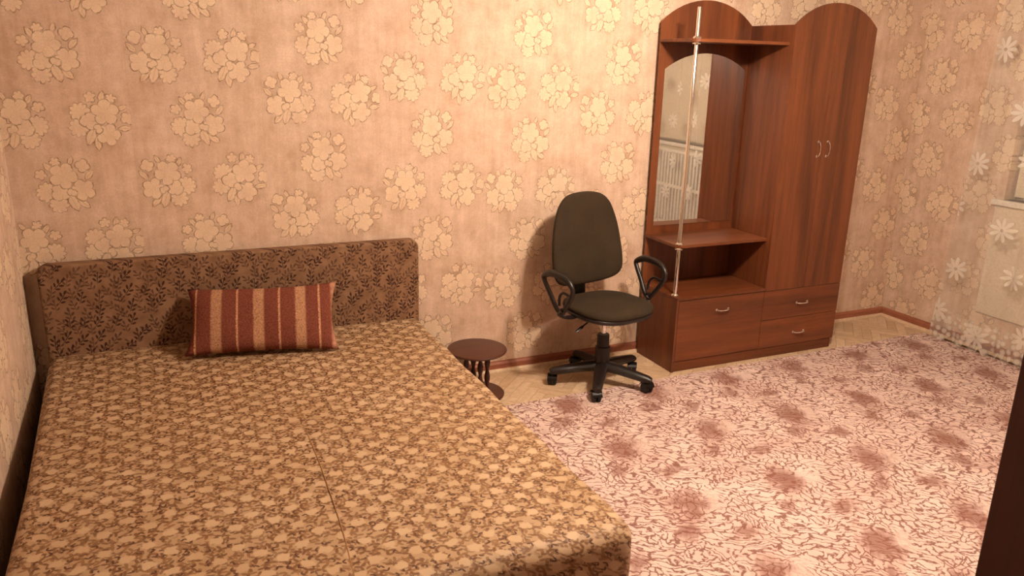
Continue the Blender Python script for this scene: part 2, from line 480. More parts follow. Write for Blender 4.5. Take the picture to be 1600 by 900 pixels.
def lathe(bm, prof, n=24, c=(0, 0, 0), M4=None):
    """profile (r, z) revolved about z"""
    rings = []
    for r, z in prof:
        if r < 1e-6: rings.append([bm.verts.new((c[0], c[1], c[2]+z))])
        else: rings.append([bm.verts.new((c[0]+r*math.cos(2*PI*k/n), c[1]+r*math.sin(2*PI*k/n), c[2]+z)) for k in range(n)])
    for A, B in zip(rings[:-1], rings[1:]):
        for k in range(n):
            if len(A) == 1 and len(B) == 1: continue
            if len(A) == 1: bm.faces.new((A[0], B[k], B[(k+1) % n]))
            elif len(B) == 1: bm.faces.new((A[k], B[0], A[(k+1) % n]))
            else: bm.faces.new((A[k], B[k], B[(k+1) % n], A[(k+1) % n]))
    for R in (rings[0], rings[-1]):
        if len(R) > 1: bm.faces.new(R)
    if M4 is not None: bmesh.ops.transform(bm, matrix=M4, verts=[v for R in rings for v in R])
    return bm
def catmull(pts, sub=6, closed=False):
    out = []; n = len(pts); P = [Vector(p) for p in pts]
    for i in range(n if closed else n-1):
        g = (lambda j: P[j % n]) if closed else (lambda j: P[max(0, min(n-1, j))])
        a, b, c, d = g(i-1), g(i), g(i+1), g(i+2)
        for s in range(sub):
            t = s/sub
            out.append(0.5*((2*b) + (c-a)*t + (2*a-5*b+4*c-d)*t*t + (3*b-a-3*c+d)*t**3))
    if not closed: out.append(P[-1])
    return out
def tube(bm, pts, ra, rb=None, n=8, ref=(0, 0, 1), closed=False, taper=None, caps=True):
    """sweep an ellipse (ra along ref-side, rb along the other) along pts"""
    rb = rb or ra; rings = []; N = len(pts); ref = Vector(ref)
    for i, p in enumerate(pts):
        p = Vector(p)
        a = Vector(pts[(i-1) % N] if closed else pts[max(0, i-1)]); c = Vector(pts[(i+1) % N] if closed else pts[min(N-1, i+1)])
        t = (c-a).normalized()
        s = t.cross(ref)
        if s.length < 1e-4: s = t.cross(Vector((1, 0, 0)))
        s.normalize(); w = s.cross(t).normalized()
        k = taper[i] if taper else 1.0
        rings.append([bm.verts.new(p + s*(ra*k*math.cos(2*PI*j/n)) + w*(rb*k*math.sin(2*PI*j/n))) for j in range(n)])
    for i in range(N if closed else N-1):
        A, B = rings[i], rings[(i+1) % N]
        for j in range(n): bm.faces.new((A[j], A[(j+1) % n], B[(j+1) % n], B[j]))
    if caps and not closed: bm.faces.new(rings[0]); bm.faces.new(rings[-1][::-1])
    return bm
def rounded_rect(x0, x1, y0, y1, r, n=6, corners=(1, 1, 1, 1)):
    out = []
    for k, (cx, cy, a0) in enumerate(((x1-r, y1-r, 0), (x0+r, y1-r, 90), (x0+r, y0+r, 180), (x1-r, y0+r, 270))):
        if corners[k]:
            for i in range(n+1):
                a = math.radians(a0 + 90*i/n); out.append((cx+r*math.cos(a), cy+r*math.sin(a)))
        else:
            out.append([(x1, y1), (x0, y1), (x0, y0), (x1, y0)][k])
    return out
def pad(bm, outline, tf, tb, rings=8, power=2.6, dish=None):
    """closed cushion: outline in the local xy plane, bulging +tf / -tb in z"""
    n = len(outline); cx = sum(p[0] for p in outline)/n; cy = sum(p[1] for p in outline)/n
    def side(h):
        R = []
        for k in range(1, rings+1):
            t = math.sin(PI/2*k/rings)
            zz = h*(max(0.0, 1 - t**power))**(1/power)
            ring = []
            for p in outline:
                x = cx+(p[0]-cx)*t; y = cy+(p[1]-cy)*t
                ring.append((x, y, zz + (dish(x, y) if dish else 0)))
            R.append(ring)
        return R
    F = side(tf); B = side(-tb)
    vF = [[bm.verts.new(p) for p in r] for r in F]
    vB = [[bm.verts.new(p) for p in r] for r in B[:-1]] + [vF[-1]]
    for V, h in ((vF, tf), (vB, -tb)):
        c = bm.verts.new((cx, cy, h + (dish(cx, cy) if dish else 0)))
        for i in range(n): bm.faces.new((c, V[0][i], V[0][(i+1) % n]))
        for a, b2 in zip(V[:-1], V[1:]):
            for i in range(n): bm.faces.new((a[i], b2[i], b2[(i+1) % n], a[(i+1) % n]))
    return bm
def xf(bm, mat): bmesh.ops.transform(bm, matrix=mat, verts=bm.verts); return bm
def arc_top(x0, x1, z_side, z_peak, n=16):
    """points from (x1, z_side) over the peak to (x0, z_side)"""
    c = (x1-x0)/2; h = z_peak-z_side; R = (c*c+h*h)/(2*h); a = math.asin(c/R); mx = (x0+x1)/2
    return [(mx+R*math.sin(a-2*a*i/n), z_peak-R+R*math.cos(a-2*a*i/n)) for i in range(n+1)]

# ------------------------------------------------------------------ the room
XL, XR, YF, ZC = -1.012, 4.595, -4.30, 2.74
struct(obj('wall_back', box(XL-0.15, XR+0.15, 0, 0.15, -0.05, ZC+0.1), 'wall_x'))
struct(obj('wall_left', box(XL-0.15, XL, YF-0.15, 0, -0.05, ZC+0.1), 'wall_y'))
struct(obj('wall_front', box(XL-0.15, XR+0.15, YF-0.15, YF, -0.05, ZC+0.1), 'wall_plain'))
struct(obj('ceiling', box(XL-0.15, XR+0.15, YF-0.15, 0.15, ZC, ZC+0.1), 'ceil'))
floor = struct(obj('floor', box(XL-0.15, XR+0.15, YF-0.15, 0.15, -0.06, -0.006), 'subfloor'))
# right wall with the window opening
WY0, WY1, WZ0, WZ1 = -3.35, -0.78, 1.02, 2.35
bm = bmesh.new()
bx(bm, XR, XR+0.25, WY1, 0, -0.05, ZC+0.1); bx(bm, XR, XR+0.25, YF-0.15, WY0, -0.05, ZC+0.1)
bx(bm, XR, XR+0.25, WY0, WY1, -0.05, WZ0); bx(bm, XR, XR+0.25, WY0, WY1, WZ1, ZC+0.1)
struct(obj('wall_right', bm, 'wall_y'))
bm = bmesh.new(); fx0, fx1 = XR+0.10, XR+0.16
bx(bm, fx0, fx1, WY0, WY0+0.06, WZ0, WZ1); bx(bm, fx0, fx1, WY1-0.06, WY1, WZ0, WZ1)
bx(bm, fx0, fx1, WY0, WY1, WZ0, WZ0+0.06); bx(bm, fx0, fx1, WY0, WY1, WZ1-0.06, WZ1)
win = struct(obj('window_1', bm, 'white', bevel=0.004))
ny = 3
for k in range(ny):
    a = WY0+0.06+(WY1-WY0-0.12)*k/ny; b_ = WY0+0.06+(WY1-WY0-0.12)*(k+1)/ny
    bm = bmesh.new()
    for (p, q, r_, s_) in ((a, a+0.05, WZ0+0.06, WZ1-0.06), (b_-0.05, b_, WZ0+0.06, WZ1-0.06), (a, b_, WZ0+0.06, WZ0+0.11), (a, b_, WZ1-0.11, WZ1-0.06)):
        bx(bm, fx0-0.015, fx1-0.02, p, q, r_, s_)
    sash = obj('sash', bm, 'white', win, bevel=0.003)
    obj('pane', box(fx0+0.012, fx0+0.018, a+0.05, b_-0.05, WZ0+0.11, WZ1-0.11), 'glass', sash)
obj('blind', box(fx0-0.03, fx0-0.026, WY0+0.02, WY1-0.02, WZ0+0.02, WZ1-0.02), 'blind', win)
obj('apron_panel', box(XR-0.014, XR-0.001, WY0-0.04, WY1+0.04, 0.25, WZ0-0.036), 'blind', win, bevel=0.003)
obj('window_sill', box(XR-0.04, XR+0.10, WY0-0.06, WY1+0.06, WZ0-0.035, WZ0), 'white', win, bevel=0.006)

def board_profile(h, t): return [(0, 0), (t, 0), (t, h*0.75), (t*0.6, h*0.93), (0, h)]
def baseboard(name, length, M4, mat='base'):
    bm = prism(bmesh.new(), board_profile(0.062, 0.018), 'x', 0, length); xf(bm, M4)
    o = struct(obj(name, bm, mat))
    bm = prism(bmesh.new(), [(0.018, 0), (0.036, 0), (0.034, 0.008), (0.026, 0.015), (0.018, 0.017)], 'x', 0, length); xf(bm, M4)
    obj('quarter_round', bm, 'bead', o)
    return o
# local: x along the wall, y out from the wall
baseboard('baseboard_back', XR-XL, Matrix.Translation((XL, 0, 0)) @ Matrix.Scale(-1, 4, (0, 1, 0)))
baseboard('baseboard_right', 4.2, Matrix.Translation((XR, 0, 0)) @ Matrix.Rotation(-PI/2, 4, 'Z') @ Matrix.Scale(-1, 4, (0, 1, 0)))
baseboard('baseboard_left', 4.2, Matrix.Translation((XL, 0, 0)) @ Matrix.Rotation(-PI/2, 4, 'Z'))

# parquet staves in the strip the carpet leaves bare
def clip(poly, x0, x1, y0, y1):
    for ax, lim, sg in ((0, x0, 1), (0, x1, -1), (1, y0, 1), (1, y1, -1)):
        out = []
        for i in range(len(poly)):
            a, b2 = poly[i-1], poly[i]
            da, db = sg*(a[ax]-lim), sg*(b2[ax]-lim)
            if (da < 0) != (db < 0):
                t = da/(da-db); out.append((a[0]+(b2[0]-a[0])*t, a[1]+(b2[1]-a[1])*t))
            if db >= 0: out.append(b2)
        poly = out
        if len(poly) < 3: return []
    return poly
SL, SW, SG = 0.24, 0.06, 0.0009
cz, sz = math.cos(PI/4), math.sin(PI/4)
nst = 0
for mm in range(-30, 31):
    for k in range(-80, 81):
        for (x0, y0, lx, ly) in ((k*SW + 2*SL*mm, k*SW, SL, SW), (k*SW + 2*SL*mm, (k+1)*SW, SW, SL)):
            r_ = [(x0+SG, y0+SG), (x0+lx-SG, y0+SG), (x0+lx-SG, y0+ly-SG), (x0+SG, y0+ly-SG)]
            p = [(cz*a-sz*b2+2.0, sz*a+cz*b2-0.25) for a, b2 in r_]
            if max(q[0] for q in p) < 0.70 or min(q[0] for q in p) > XR or max(q[1] for q in p) < -0.56 or min(q[1] for q in p) > 0: continue
            p = clip(p, 0.70, XR-0.001, -0.56, -0.001)
            if len(p) < 3: continue
            ar = abs(sum(p[i-1][0]*p[i][1]-p[i][0]*p[i-1][1] for i in range(len(p))))/2
            if ar < 4e-4: continue
            cxm = sum(q[0] for q in p)/len(p); cym = sum(q[1] for q in p)/len(p)
            dz = random.uniform(-0.0006, 0)
            bm = prism(bmesh.new(), [(q[0]-cxm, q[1]-cym) for q in p], 'z', -0.006, dz)
            o = obj('parquet_stave', bm, 'parquet', floor); o.location = (cxm, cym, 0); nst += 1
print('staves', nst)

# ------------------------------------------------------------------ carpet
bm = bmesh.new()
prism(bm, [(0.86, -0.505), (4.505, -0.448), (4.50, -3.50), (0.86, -3.50)], 'z', 0.0, 0.009)
tag(obj('carpet', bm, 'carpet', bevel=0.003), 'large pink carpet with brown branching lines and dark brushed blotches on the floor', 'carpet')

# ------------------------------------------------------------------ bed
bed = thing('double_bed', 'wide double bed with floral tan cover and upholstered headboard along the left wall', 'bed', (-0.05, -1.2, 0))
ox, oy = -0.05, -1.2
def bed_xl(y): return -0.955 + 0.036*min(1.0, (-y-0.1)/1.2)
BY0, BY1, BXR, BZ = -2.315, -0.10, 0.848, 0.432
def mattress():
    bm = bmesh.new(); ny_, nx_ = 40, 30; r = 0.055
    prof = []   # cross-section from left-bottom over the top to right-bottom in (s, z, inset)
    top = []
    def outline(y_lo):
        pts = []; rc = 0.07
        for i in range(24): pts.append((bed_xl(y_lo + (BY1-y_lo)*i/24), y_lo + (BY1-y_lo)*i/24) if i else None)
        return pts
    base = []
    n = 20
    for i in range(n): base.append((bed_xl(BY1+(BY0+0.07-BY1)*i/n), BY1+(BY0+0.07-BY1)*i/n))
    cxl = bed_xl(BY0)
    for i in range(7):
        a = PI + PI/2*i/6; base.append((cxl+0.07+0.07*math.cos(a), BY0+0.07+0.07*math.sin(a)))
    for i in range(1, 12): base.append((cxl+0.07+(BXR-0.07-cxl-0.07)*i/12, BY0 + 0.004*math.sin(i*2.1)))
    for i in range(7):
        a = -PI/2 + PI/2*i/6; base.append((BXR-0.07+0.07*math.cos(a), BY0+0.07+0.07*math.sin(a)))
    for i in range(1, n+1): base.append((BXR+0.004*math.sin(i*1.3), BY0+0.07+(BY1-BY0-0.07)*i/n))
    N = len(base)
    cx = sum(p[0] for p in base)/N; cy = sum(p[1] for p in base)/N
    def off(d):
        out = []
        for i in range(N):
            a = Vector(base[i-1]) if i else Vector((base[0][0], base[0][1]+0.1)); c = Vector(base[(i+1) % N]) if i < N-1 else Vector((base[-1][0], base[-1][1]+0.1))
            t = (c-a).normalized(); nrm = Vector((-t.y, t.x))
            out.append((base[i][0]+nrm.x*d, min(BY1, base[i][1]+nrm.y*d)))
        return out
    rings = []
    for (d, z) in [(0.02, 0.10), (0.008, 0.14), (0.0, 0.22), (-0.002, 0.30)] + [(r-r*math.cos(PI/2*k/6), BZ-r+r*math.sin(PI/2*k/6)) for k in range(7)]:
        rings.append([bm.verts.new((p[0]-ox, p[1]-oy, z + (0.004*math.sin(p[0]*5+p[1]*3) if z > 0.42 else 0))) for p in off(d)])
    for A, B in zip(rings[:-1], rings[1:]):
        for i in range(N): bm.faces.new((A[i], A[(i+1) % N], B[(i+1) % N], B[i]))
    bm.faces.new(rings[-1]); bm.faces.new(rings[0][::-1])
    return bm
obj('mattress_cover', mattress(), 'bed', bed, smooth=True, auto=50)
# sewn seam down the middle towards the foot end
sp = catmull([(0.012, -1.28, BZ), (0.010, -1.5, BZ), (0.0, -1.8, BZ), (-0.012, -2.02, BZ), (-0.028, -2.2, BZ), (-0.032, -2.268, BZ-0.003), (-0.033, -2.305, BZ-0.03), (-0.034, -2.316, BZ-0.08), (-0.034, -2.314, 0.15)], 5)
obj('seam', tube(bmesh.new(), [p-Vector((ox, oy, 0)) for p in sp], 0.0022, 0.0022, 6), 'seam', bed, smooth=True)
obj('base_frame', box(-0.90-ox, 0.80-ox, BY0+0.06-oy, BY1-oy, 0.03, 0.11), 'wood_dark', bed, bevel=0.005)
for (lx, ly) in ((-0.85, -0.2), (0.75, -0.2), (-0.85, -2.15), (0.75, -2.15)):
    obj('leg', box(lx-0.03-ox, lx+0.03-ox, ly-0.03-oy, ly+0.03-oy, 0.0, 0.03), 'wood_dark', bed)
hb = prism(bmesh.new(), rounded_rect(-0.948-ox, 0.846-ox, 0.02, 0.872, 0.045, 8, (1, 1, 0, 0)), 'y', -0.100-oy, -0.030-oy)
obj('headboard', hb, 'headboard', bed, smooth=True, bevel=0.012, seg=4, auto=60)

# ------------------------------------------------------------------ cushion
CW, CH = 0.70, 0.345
MT['cushion'] = cushion_mat(CW)
def cushion():
    bm = bmesh.new(); nx, ny_ = 40, 22; grid = {}
    for s in (1, -1):
        for i in range(nx+1):
            for j in range(ny_+1):
                u = -1+2*i/nx; v = -1+2*j/ny_
                pinx = 1 - 0.085*(1-abs(v)**2.0)*abs(u)**3; piny = 1 - 0.09*(1-abs(u)**2.5)*abs(v)**3
                x = u*CW/2*pinx; y = v*CH/2*piny
                h = 0.062*((1-abs(u)**3.2)*(1-abs(v)**2.6))**0.55
                h += 0.004*math.sin(u*7+v*3)*(1-u*u)*(1-v*v)
                edge = i in (0, nx) or j in (0, ny_)
                if edge and s == -1: grid[(s, i, j)] = grid[(1, i, j)]
                else: grid[(s, i, j)] = bm.verts.new((x, y, s*h + 0.012*u*abs(u)*v))
        for i in range(nx):
            for j in range(ny_):
                q = [grid[(s, i, j)], grid[(s, i+1, j)], grid[(s, i+1, j+1)], grid[(s, i, j+1)]]
                bm.faces.new(q if s == 1 else q[::-1])
    return bm
o = obj('cushion', cushion(), 'cushion', smooth=True, auto=0)
tilt = math.radians(53); yawc = -0.19
o.matrix_world = Matrix.Translation((-0.008, -0.318, 0.588)) @ Matrix.Rotation(yawc, 4, 'Z') @ Matrix.Rotation(tilt, 4, 'X')
tag(o, 'striped rust red cushion leaning against the headboard on the bed', 'cushion')

# ------------------------------------------------------------------ stool
SX, SY, SH = 1.118, -0.285, 0.278
st = thing('round_stool', 'low dark brown round stool with turned spindles between bed and office chair', 'stool', (SX, SY, 0))
obj('seat', lathe(bmesh.new(), [(0, SH-0.018), (0.155, SH-0.018), (0.163, SH-0.014), (0.166, SH-0.008), (0.163, SH-0.002), (0.157, SH), (0, SH)], 48), 'stool', st, smooth=True)
obj('base', lathe(bmesh.new(), [(0, 0.0), (0.150, 0.0), (0.156, 0.004), (0.157, 0.012), (0.152, 0.017), (0, 0.018)], 48), 'stool', st, smooth=True)
spin = [(0.013, 0.018), (0.014, 0.035), (0.009, 0.045), (0.010, 0.06), (0.016, 0.085), (0.0165, 0.105), (0.011, 0.13), (0.0095, 0.14), (0.011, 0.15), (0.0165, 0.175), (0.016, 0.195), (0.010, 0.22), (0.009, 0.232), (0.014, 0.245), (0.013, SH-0.018)]
va = math.atan2(SY-CAM.y, SX-CAM.x) - PI/2
for k in range(4):
    a = va + math.radians(18.4) + k*PI/2
    obj('spindle', lathe(bmesh.new(), spin, 12, (0.062*math.cos(a), 0.062*math.sin(a), 0)), 'stool', st, smooth=True)

# ------------------------------------------------------------------ office chair (front is -y)
ch = thing('office_chair', 'black swivel office chair with looped armrests standing before the wall', 'chair', (1.855, -0.405, 0.0), 0.16)
def rot(deg): return math.radians(deg)
# five-star base
base_a = 19 - math.degrees(0.16)
for k in range(5):
    a = rot(base_a + 72*k); dx_, dy_ = math.cos(a), math.sin(a)
    bm = bmesh.new()
    path = [(0.03*dx_, 0.03*dy_, 0.118), (0.10*dx_, 0.10*dy_, 0.113), (0.2*dx_, 0.2*dy_, 0.100), (0.285*dx_, 0.285*dy_, 0.088), (0.305*dx_, 0.305*dy_, 0.084)]
    tube(bm, path, 0.034, 0.029, 10, taper=[1.15, 1.05, 0.92, 0.82, 0.6])
    leg = obj('leg', bm, 'plastic', ch, smooth=True)
    ca = a + rot((40, -60, 75, 20, -30)[k])
    tx, ty = math.cos(ca), math.sin(ca)
    cx_, cy_ = 0.29*dx_, 0.29*dy_
    lift = 0.0 if k in (0, 1, 2) else 0.009
    for s in (-1, 1):
        Mw = Matrix.Translation((cx_ - 0.012*tx + s*0.014*-ty, cy_ - 0.012*ty + s*0.014*tx, lift + 0.031)) @ Matrix.Rotation(ca, 4, 'Z') @ Matrix.Rotation(PI/2, 4, 'X')
        obj('wheel', lathe(bmesh.new(), [(0, -0.012), (0.022, -0.012), (0.029, -0.008), (0.031, -0.003), (0.031, 0.004), (0.028, 0.010), (0.021, 0.012), (0, 0.012)], 20, M4=Mw), 'rubber', leg, smooth=True)
    bm = bmesh.new()
    hood = [(cx_ - 0.012*tx + 0.036*math.cos(t)*tx, cy_ - 0.012*ty + 0.036*math.cos(t)*ty, lift + 0.031 + 0.036*math.sin(t)) for t in [rot(d) for d in range(10, 175, 15)]]
    n_ = len(hood); vv = []
    for p in hood: vv.append([bm.verts.new((p[0]+s*0.0275*-ty, p[1]+s*0.0275*tx, p[2])) for s in (-1, 1)])
    for i in range(n_-1): bm.faces.new((vv[i][0], vv[i][1], vv[i+1][1], vv[i+1][0]))
    bmesh.ops.solidify(bm, geom=bm.faces, thickness=0.003)
    lathe(bm, [(0.009, lift+0.05), (0.009, 0.084)], 10, (cx_, cy_, 0))
    obj('caster_hood', bm, 'plastic', leg, smooth=True)
obj('hub', lathe(bmesh.new(), [(0, 0.075), (0.034, 0.075), (0.044, 0.085), (0.046, 0.12), (0.038, 0.138), (0, 0.14)], 24), 'plastic', ch, smooth=True)
obj('column_cover', lathe(bmesh.new(), [(0.043, 0.135), (0.044, 0.20), (0.042, 0.235), (0.036, 0.24), (0.035, 0.305), (0.031, 0.312), (0, 0.312)], 24), 'plastic', ch, smooth=True)
obj('gas_lift', lathe(bmesh.new(), [(0.0145, 0.30), (0.0145, 0.43)], 18), 'chrome', ch, smooth=True)
bm = box(-0.09, 0.09, -0.11, 0.13, 0.425, 0.452); obj('tilt_mechanism', bm, 'plastic', ch, bevel=0.006)
# seat
def superell(w, h, p, n=56, fx=None):
    out = []
    for i in range(n):
        a = 2*PI*i/n; c, s = math.cos(a), math.sin(a)
        x = w*abs(c)**(2/p)*(1 if c > 0 else -1); y = h*abs(s)**(2/p)*(1 if s > 0 else -1)
        if fx: x *= fx(y/h)
        out.append((x, y))
    return out
sdish = lambda x, y: -0.45*max(0, -y-0.12)**2*3 - 0.10*x*x*0 + 0.0
bm = pad(bmesh.new(), superell(0.238, 0.225, 2.9, fx=lambda t: 1 - 0.05*t), 0.036, 0.018, 9, 3.2, sdish)
xf(bm, Matrix.Translation((0, -0.015, 0.487)))
obj('seat', bm, 'chair_fabric', ch, smooth=True, auto=0)
bm = pad(bmesh.new(), superell(0.236, 0.223, 2.9, fx=lambda t: 1 - 0.05*t), 0.005, 0.036, 8, 4.0, sdish)
xf(bm, Matrix.Translation((0, -0.015, 0.474)))
obj('seat_pan', bm, 'plastic', ch, smooth=True, auto=0)
# backrest: outline in local (x, height), bulge towards the front
def back_outline(sc=1.0):
    pts = [(0.0, -0.262), (0.12, -0.258), (0.205, -0.242), (0.250, -0.205), (0.262, -0.14), (0.256, -0.04), (0.240, 0.06), (0.216, 0.14), (0.182, 0.208), (0.12, 0.254), (0.0, 0.268)]
    full = pts + [(-x, y) for x, y in pts[-2:0:-1]]
    c = catmull([(x*sc, y*sc, 0) for x, y in full], 4, True)
    return [(p.x, p.y) for p in c]
bdish = lambda x, y: 0.55*x*x + 0.18*(y+0.05)**2
Mb = Matrix.Translation((-0.032, 0.195, 0.838)) @ Matrix.Rotation(0.05, 4, 'Z') @ Matrix.Rotation(rot(90-9), 4, 'X')
bm = pad(bmesh.new(), back_outline(), 0.038, 0.012, 9, 3.0, bdish); xf(bm, Mb)
obj('backrest', bm, 'chair_fabric', ch, smooth=True, auto=0)
bm = pad(bmesh.new(), back_outline(0.985), 0.0, 0.026, 8, 3.0, lambda x, y: bdish(x, y)-0.004); xf(bm, Mb)
obj('back_shell', bm, 'plastic', ch, smooth=True, auto=0)
bm = bmesh.new()
tube(bm, catmull([(0, 0.08, 0.440), (0, 0.17, 0.438), (0, 0.225, 0.46), (0, 0.238, 0.52), (0, 0.245, 0.64), (0, 0.262, 0.76)], 5), 0.042, 0.011, 10, ref=(0, 1, 0.3))
obj('back_bracket', bm, 'plastic', ch, smooth=True)
for s in (-1, 1):
    bm = bmesh.new()
    loop = catmull([(s*0.342, 0.135, 0.671), (s*0.344, 0.075, 0.700), (s*0.344, 0.0, 0.704), (s*0.342, -0.075, 0.691), (s*0.337, -0.118, 0.653), (s*0.334, -0.105, 0.603), (s*0.329, -0.062, 0.543), (s*0.322, -0.020, 0.493), (s*0.325, 0.025, 0.503), (s*0.334, 0.080, 0.578), (s*0.340, 0.125, 0.638)], 5, True)
    tp = []
    for p in loop: tp.append(1.0 + 0.55*max(0, min(1, (p.z-0.66)/0.05)))
    tube(bm, loop, 0.0145, 0.0125, 10, ref=(s, 0, 0), closed=True, taper=tp)
    arm = obj('armrest', bm, 'plastic', ch, smooth=True, auto=0)
    bm = bmesh.new()
    tube(bm, catmull([(s*0.325, -0.02, 0.515), (s*0.322, -0.012, 0.475), (s*0.262, 0.0, 0.452), (s*0.20, 0.005, 0.450), (s*0.07, 0.005, 0.446)], 5), 0.026, 0.010, 10, ref=(0, 0, 1) )
    obj('arm_bracket', bm, 'plastic', arm, smooth=True)
    bm = tube(bmesh.new(), catmull([(s*0.333, -0.098, 0.605), (s*0.334, -0.035, 0.612), (s*0.330, 0.0, 0.580), (s*0.326, 0.005, 0.53)], 5), 0.008, 0.008, 8)
    obj('arm_strut', bm, 'plastic', arm, smooth=True)
bm = tube(bmesh.new(), [(-0.06, -0.03, 0.437), (-0.15, -0.045, 0.425), (-0.20, -0.055, 0.408)], 0.005, 0.005, 8)
tube(bm, [(-0.20, -0.055, 0.408), (-0.215, -0.058, 0.402), (-0.25, -0.065, 0.390), (-0.262, -0.068, 0.386)], 0.011, 0.006, 8, taper=[0.7, 1.1, 0.8, 0.3])
obj('height_lever', bm, 'plastic', ch, smooth=True)

# ------------------------------------------------------------------ hallway cabinet: low unit with mirror on the left, wardrobe on the right
X0, X1, X2, DEP = 2.346, 3.014, 3.653, 0.400
HS, HP = 2.05, 2.182
cab = thing('hallway_cabinet', 'brown wooden hallway cabinet with mirror, chrome pole, shelves and arched wardrobe doors', 'cabinet', (X0, -0.2, 0))
def cb(name, x0, x1, y0, y1, z0, z1, mat='wood', bev=0.0015, parent=None):
    return obj(name, box(x0-X0, x1-X0, y0+0.2, y1+0.2, z0, z1), mat, parent or cab, bevel=bev)
def cprism(name, pts, y0, y1, mat, bev=0.0015, parent=None):
    return obj(name, prism(bmesh.new(), [(p[0]-X0, p[1]) for p in pts], 'y', y0+0.2, y1+0.2), mat, parent or cab, bevel=bev)
BK = -0.040   # front face of the back panels, clear of the baseboard
cprism('back_panel', arc_top(X0, X1, HS, HP) + [(X0, 0.0), (X1, 0.0)], BK, BK+0.016-0.012, 'wood', 0)
mi = cprism('mirror', arc_top(2.392, 2.990, 1.785, 1.880) + [(2.392, 0.840), (2.990, 0.840)], BK-0.005, BK-0.0005, 'mirror', 0)
mi.data.materials[0] = MT['mirror']
def shelf(name, z0, z1, yf):
    pts = [(X0-X0, BK+0.2), (X1-X0, BK+0.2), (X1-X0, yf+0.2)] + [(X0-X0+0.045-0.045*math.sin(PI/2*i/6), yf+0.2+0.045-0.045*math.cos(PI/2*i/6)) for i in range(7)]
    return obj(name, prism(bmesh.new(), pts, 'z', z0, z1), 'wood_h', cab, bevel=0.0015)
shelf('top_shelf', 1.936, 1.954, -0.378)
shelf('middle_shelf', 0.770, 0.788, -0.378)
cb('side_panel', X0, X0+0.016, -DEP-0.0165, BK, 0.0, 0.456)
cb('low_top', X0, X1-0.0005, -DEP-0.0165, BK, 0.456, 0.474, 'wood_h')
cb('plinth', X0+0.016, X1, -DEP-0.008, -DEP+0.008, 0.0, 0.066, 'wood_h')
cb('bottom_panel', X0+0.016, X1, -DEP+0.02, BK, 0.066, 0.082, 'wood_h')
def handle(parent, cx, cz, y, horiz=True, L=0.088):
    """arched bow handle"""
    pts = [(-L/2, 0), (-L/2+0.004, -0.014), (-L/4, -0.023), (0, -0.026), (L/4, -0.023), (L/2-0.004, -0.014), (L/2, 0)]
    P = []
    for a, b2 in pts:
        P.append((cx-X0+a, y+0.2+b2, cz) if horiz else (cx-X0, y+0.2+b2, cz+a))
    bm = tube(bmesh.new(), catmull(P, 4), 0.0048, 0.0042, 8, ref=(0, 0, 1) if horiz else (1, 0, 0))
    for e in (-1, 1):
        a = e*L/2
        c = (cx-X0+a, y+0.2, cz) if horiz else (cx-X0, y+0.2, cz+a)
        lathe(bm, [(0.008, 0), (0.008, 0.004), (0.005, 0.006)], 10, M4=Matrix.Translation(c) @ Matrix.Rotation(PI/2, 4, 'X'))
    return obj('handle', bm, 'chrome', parent, smooth=True)
FY = -DEP   # door fronts stand proud of the carcass
d = cb('drop_door', X0+0.018, X1-0.002, FY-0.0165, FY-0.0005, 0.070, 0.452, 'wood_h', 0.002)
handle(d, 2.690, 0.372, FY-0.0165)
# wardrobe carcass
cb('wardrobe_side', X1, X1+0.016, -DEP, -0.022, 0.066, HS)
cb('wardrobe_side', X2-0.016, X2, -DEP, -0.022, 0.06, HS)
cb('wardrobe_top', X1+0.016, X2-0.016, -DEP+0.002, -0.022, HS-0.03, HS-0.014, 'wood_h')
cb('wardrobe_back', X1+0.016, X2-0.016, -0.030, -0.022, 0.06, HS-0.03)
cb('wardrobe_floor', X1+0.016, X2-0.016, -DEP+0.002, -0.030, 0.066, 0.082, 'wood_h')
cb('plinth', X1, X2-0.012, -DEP-0.008, -DEP+0.008, 0.0, 0.066, 'wood_h')
cb('plinth', X2-0.028, X2-0.012, -DEP+0.008, -0.06, 0.0, 0.06, 'wood')
arc = arc_top(X1, X2, HS, HP, 24)
mid = len(arc)//2
xm = (X1+X2)/2
DR = 0.452
right = arc[:mid+1]; left = arc[mid:]
dl = cprism('door', [(xm-0.001, left[0][1])] + left[1:] + [(X1+0.001, DR+0.001), (xm-0.001, DR+0.001)], FY-0.0165, FY-0.0005, 'wood', 0.0015)
drr = cprism('door', right[:-1] + [(xm+0.001, right[-1][1]), (xm+0.001, DR+0.001), (X2-0.001, DR+0.001)], FY-0.0165, FY-0.0005, 'wood', 0.0015)
handle(dl, xm-0.038, 1.335, FY-0.0165, False)
handle(drr, xm+0.038, 1.335, FY-0.0165, False)
for z0, z1, hz in ((0.258, 0.450, 0.352), (0.068, 0.255, 0.152)):
    d = cb('drawer', X1+0.001, X2-0.001, FY-0.0165, FY-0.0005, z0, z1, 'wood_h', 0.002)
    handle(d, 3.333, hz, FY-0.0165)
# chrome pole with collars
px, py = 2.374, -0.352
bm = lathe(bmesh.new(), [(0.0112, 0.474), (0.0112, 2.115), (0.009, 2.119), (0, 2.119)], 20, (px-X0, py+0.2, 0))
pole = obj('pole', bm, 'chrome', cab, smooth=True)
for z in (0.474, 0.788, 1.954, 0.758, 1.924):
    obj('collar', lathe(bmesh.new(), [(0.0125, z), (0.024, z), (0.024, z+0.005), (0.018, z+0.012), (0.0125, z+0.012)], 20, (px-X0, py+0.2, 0)), 'chrome', pole, smooth=True)

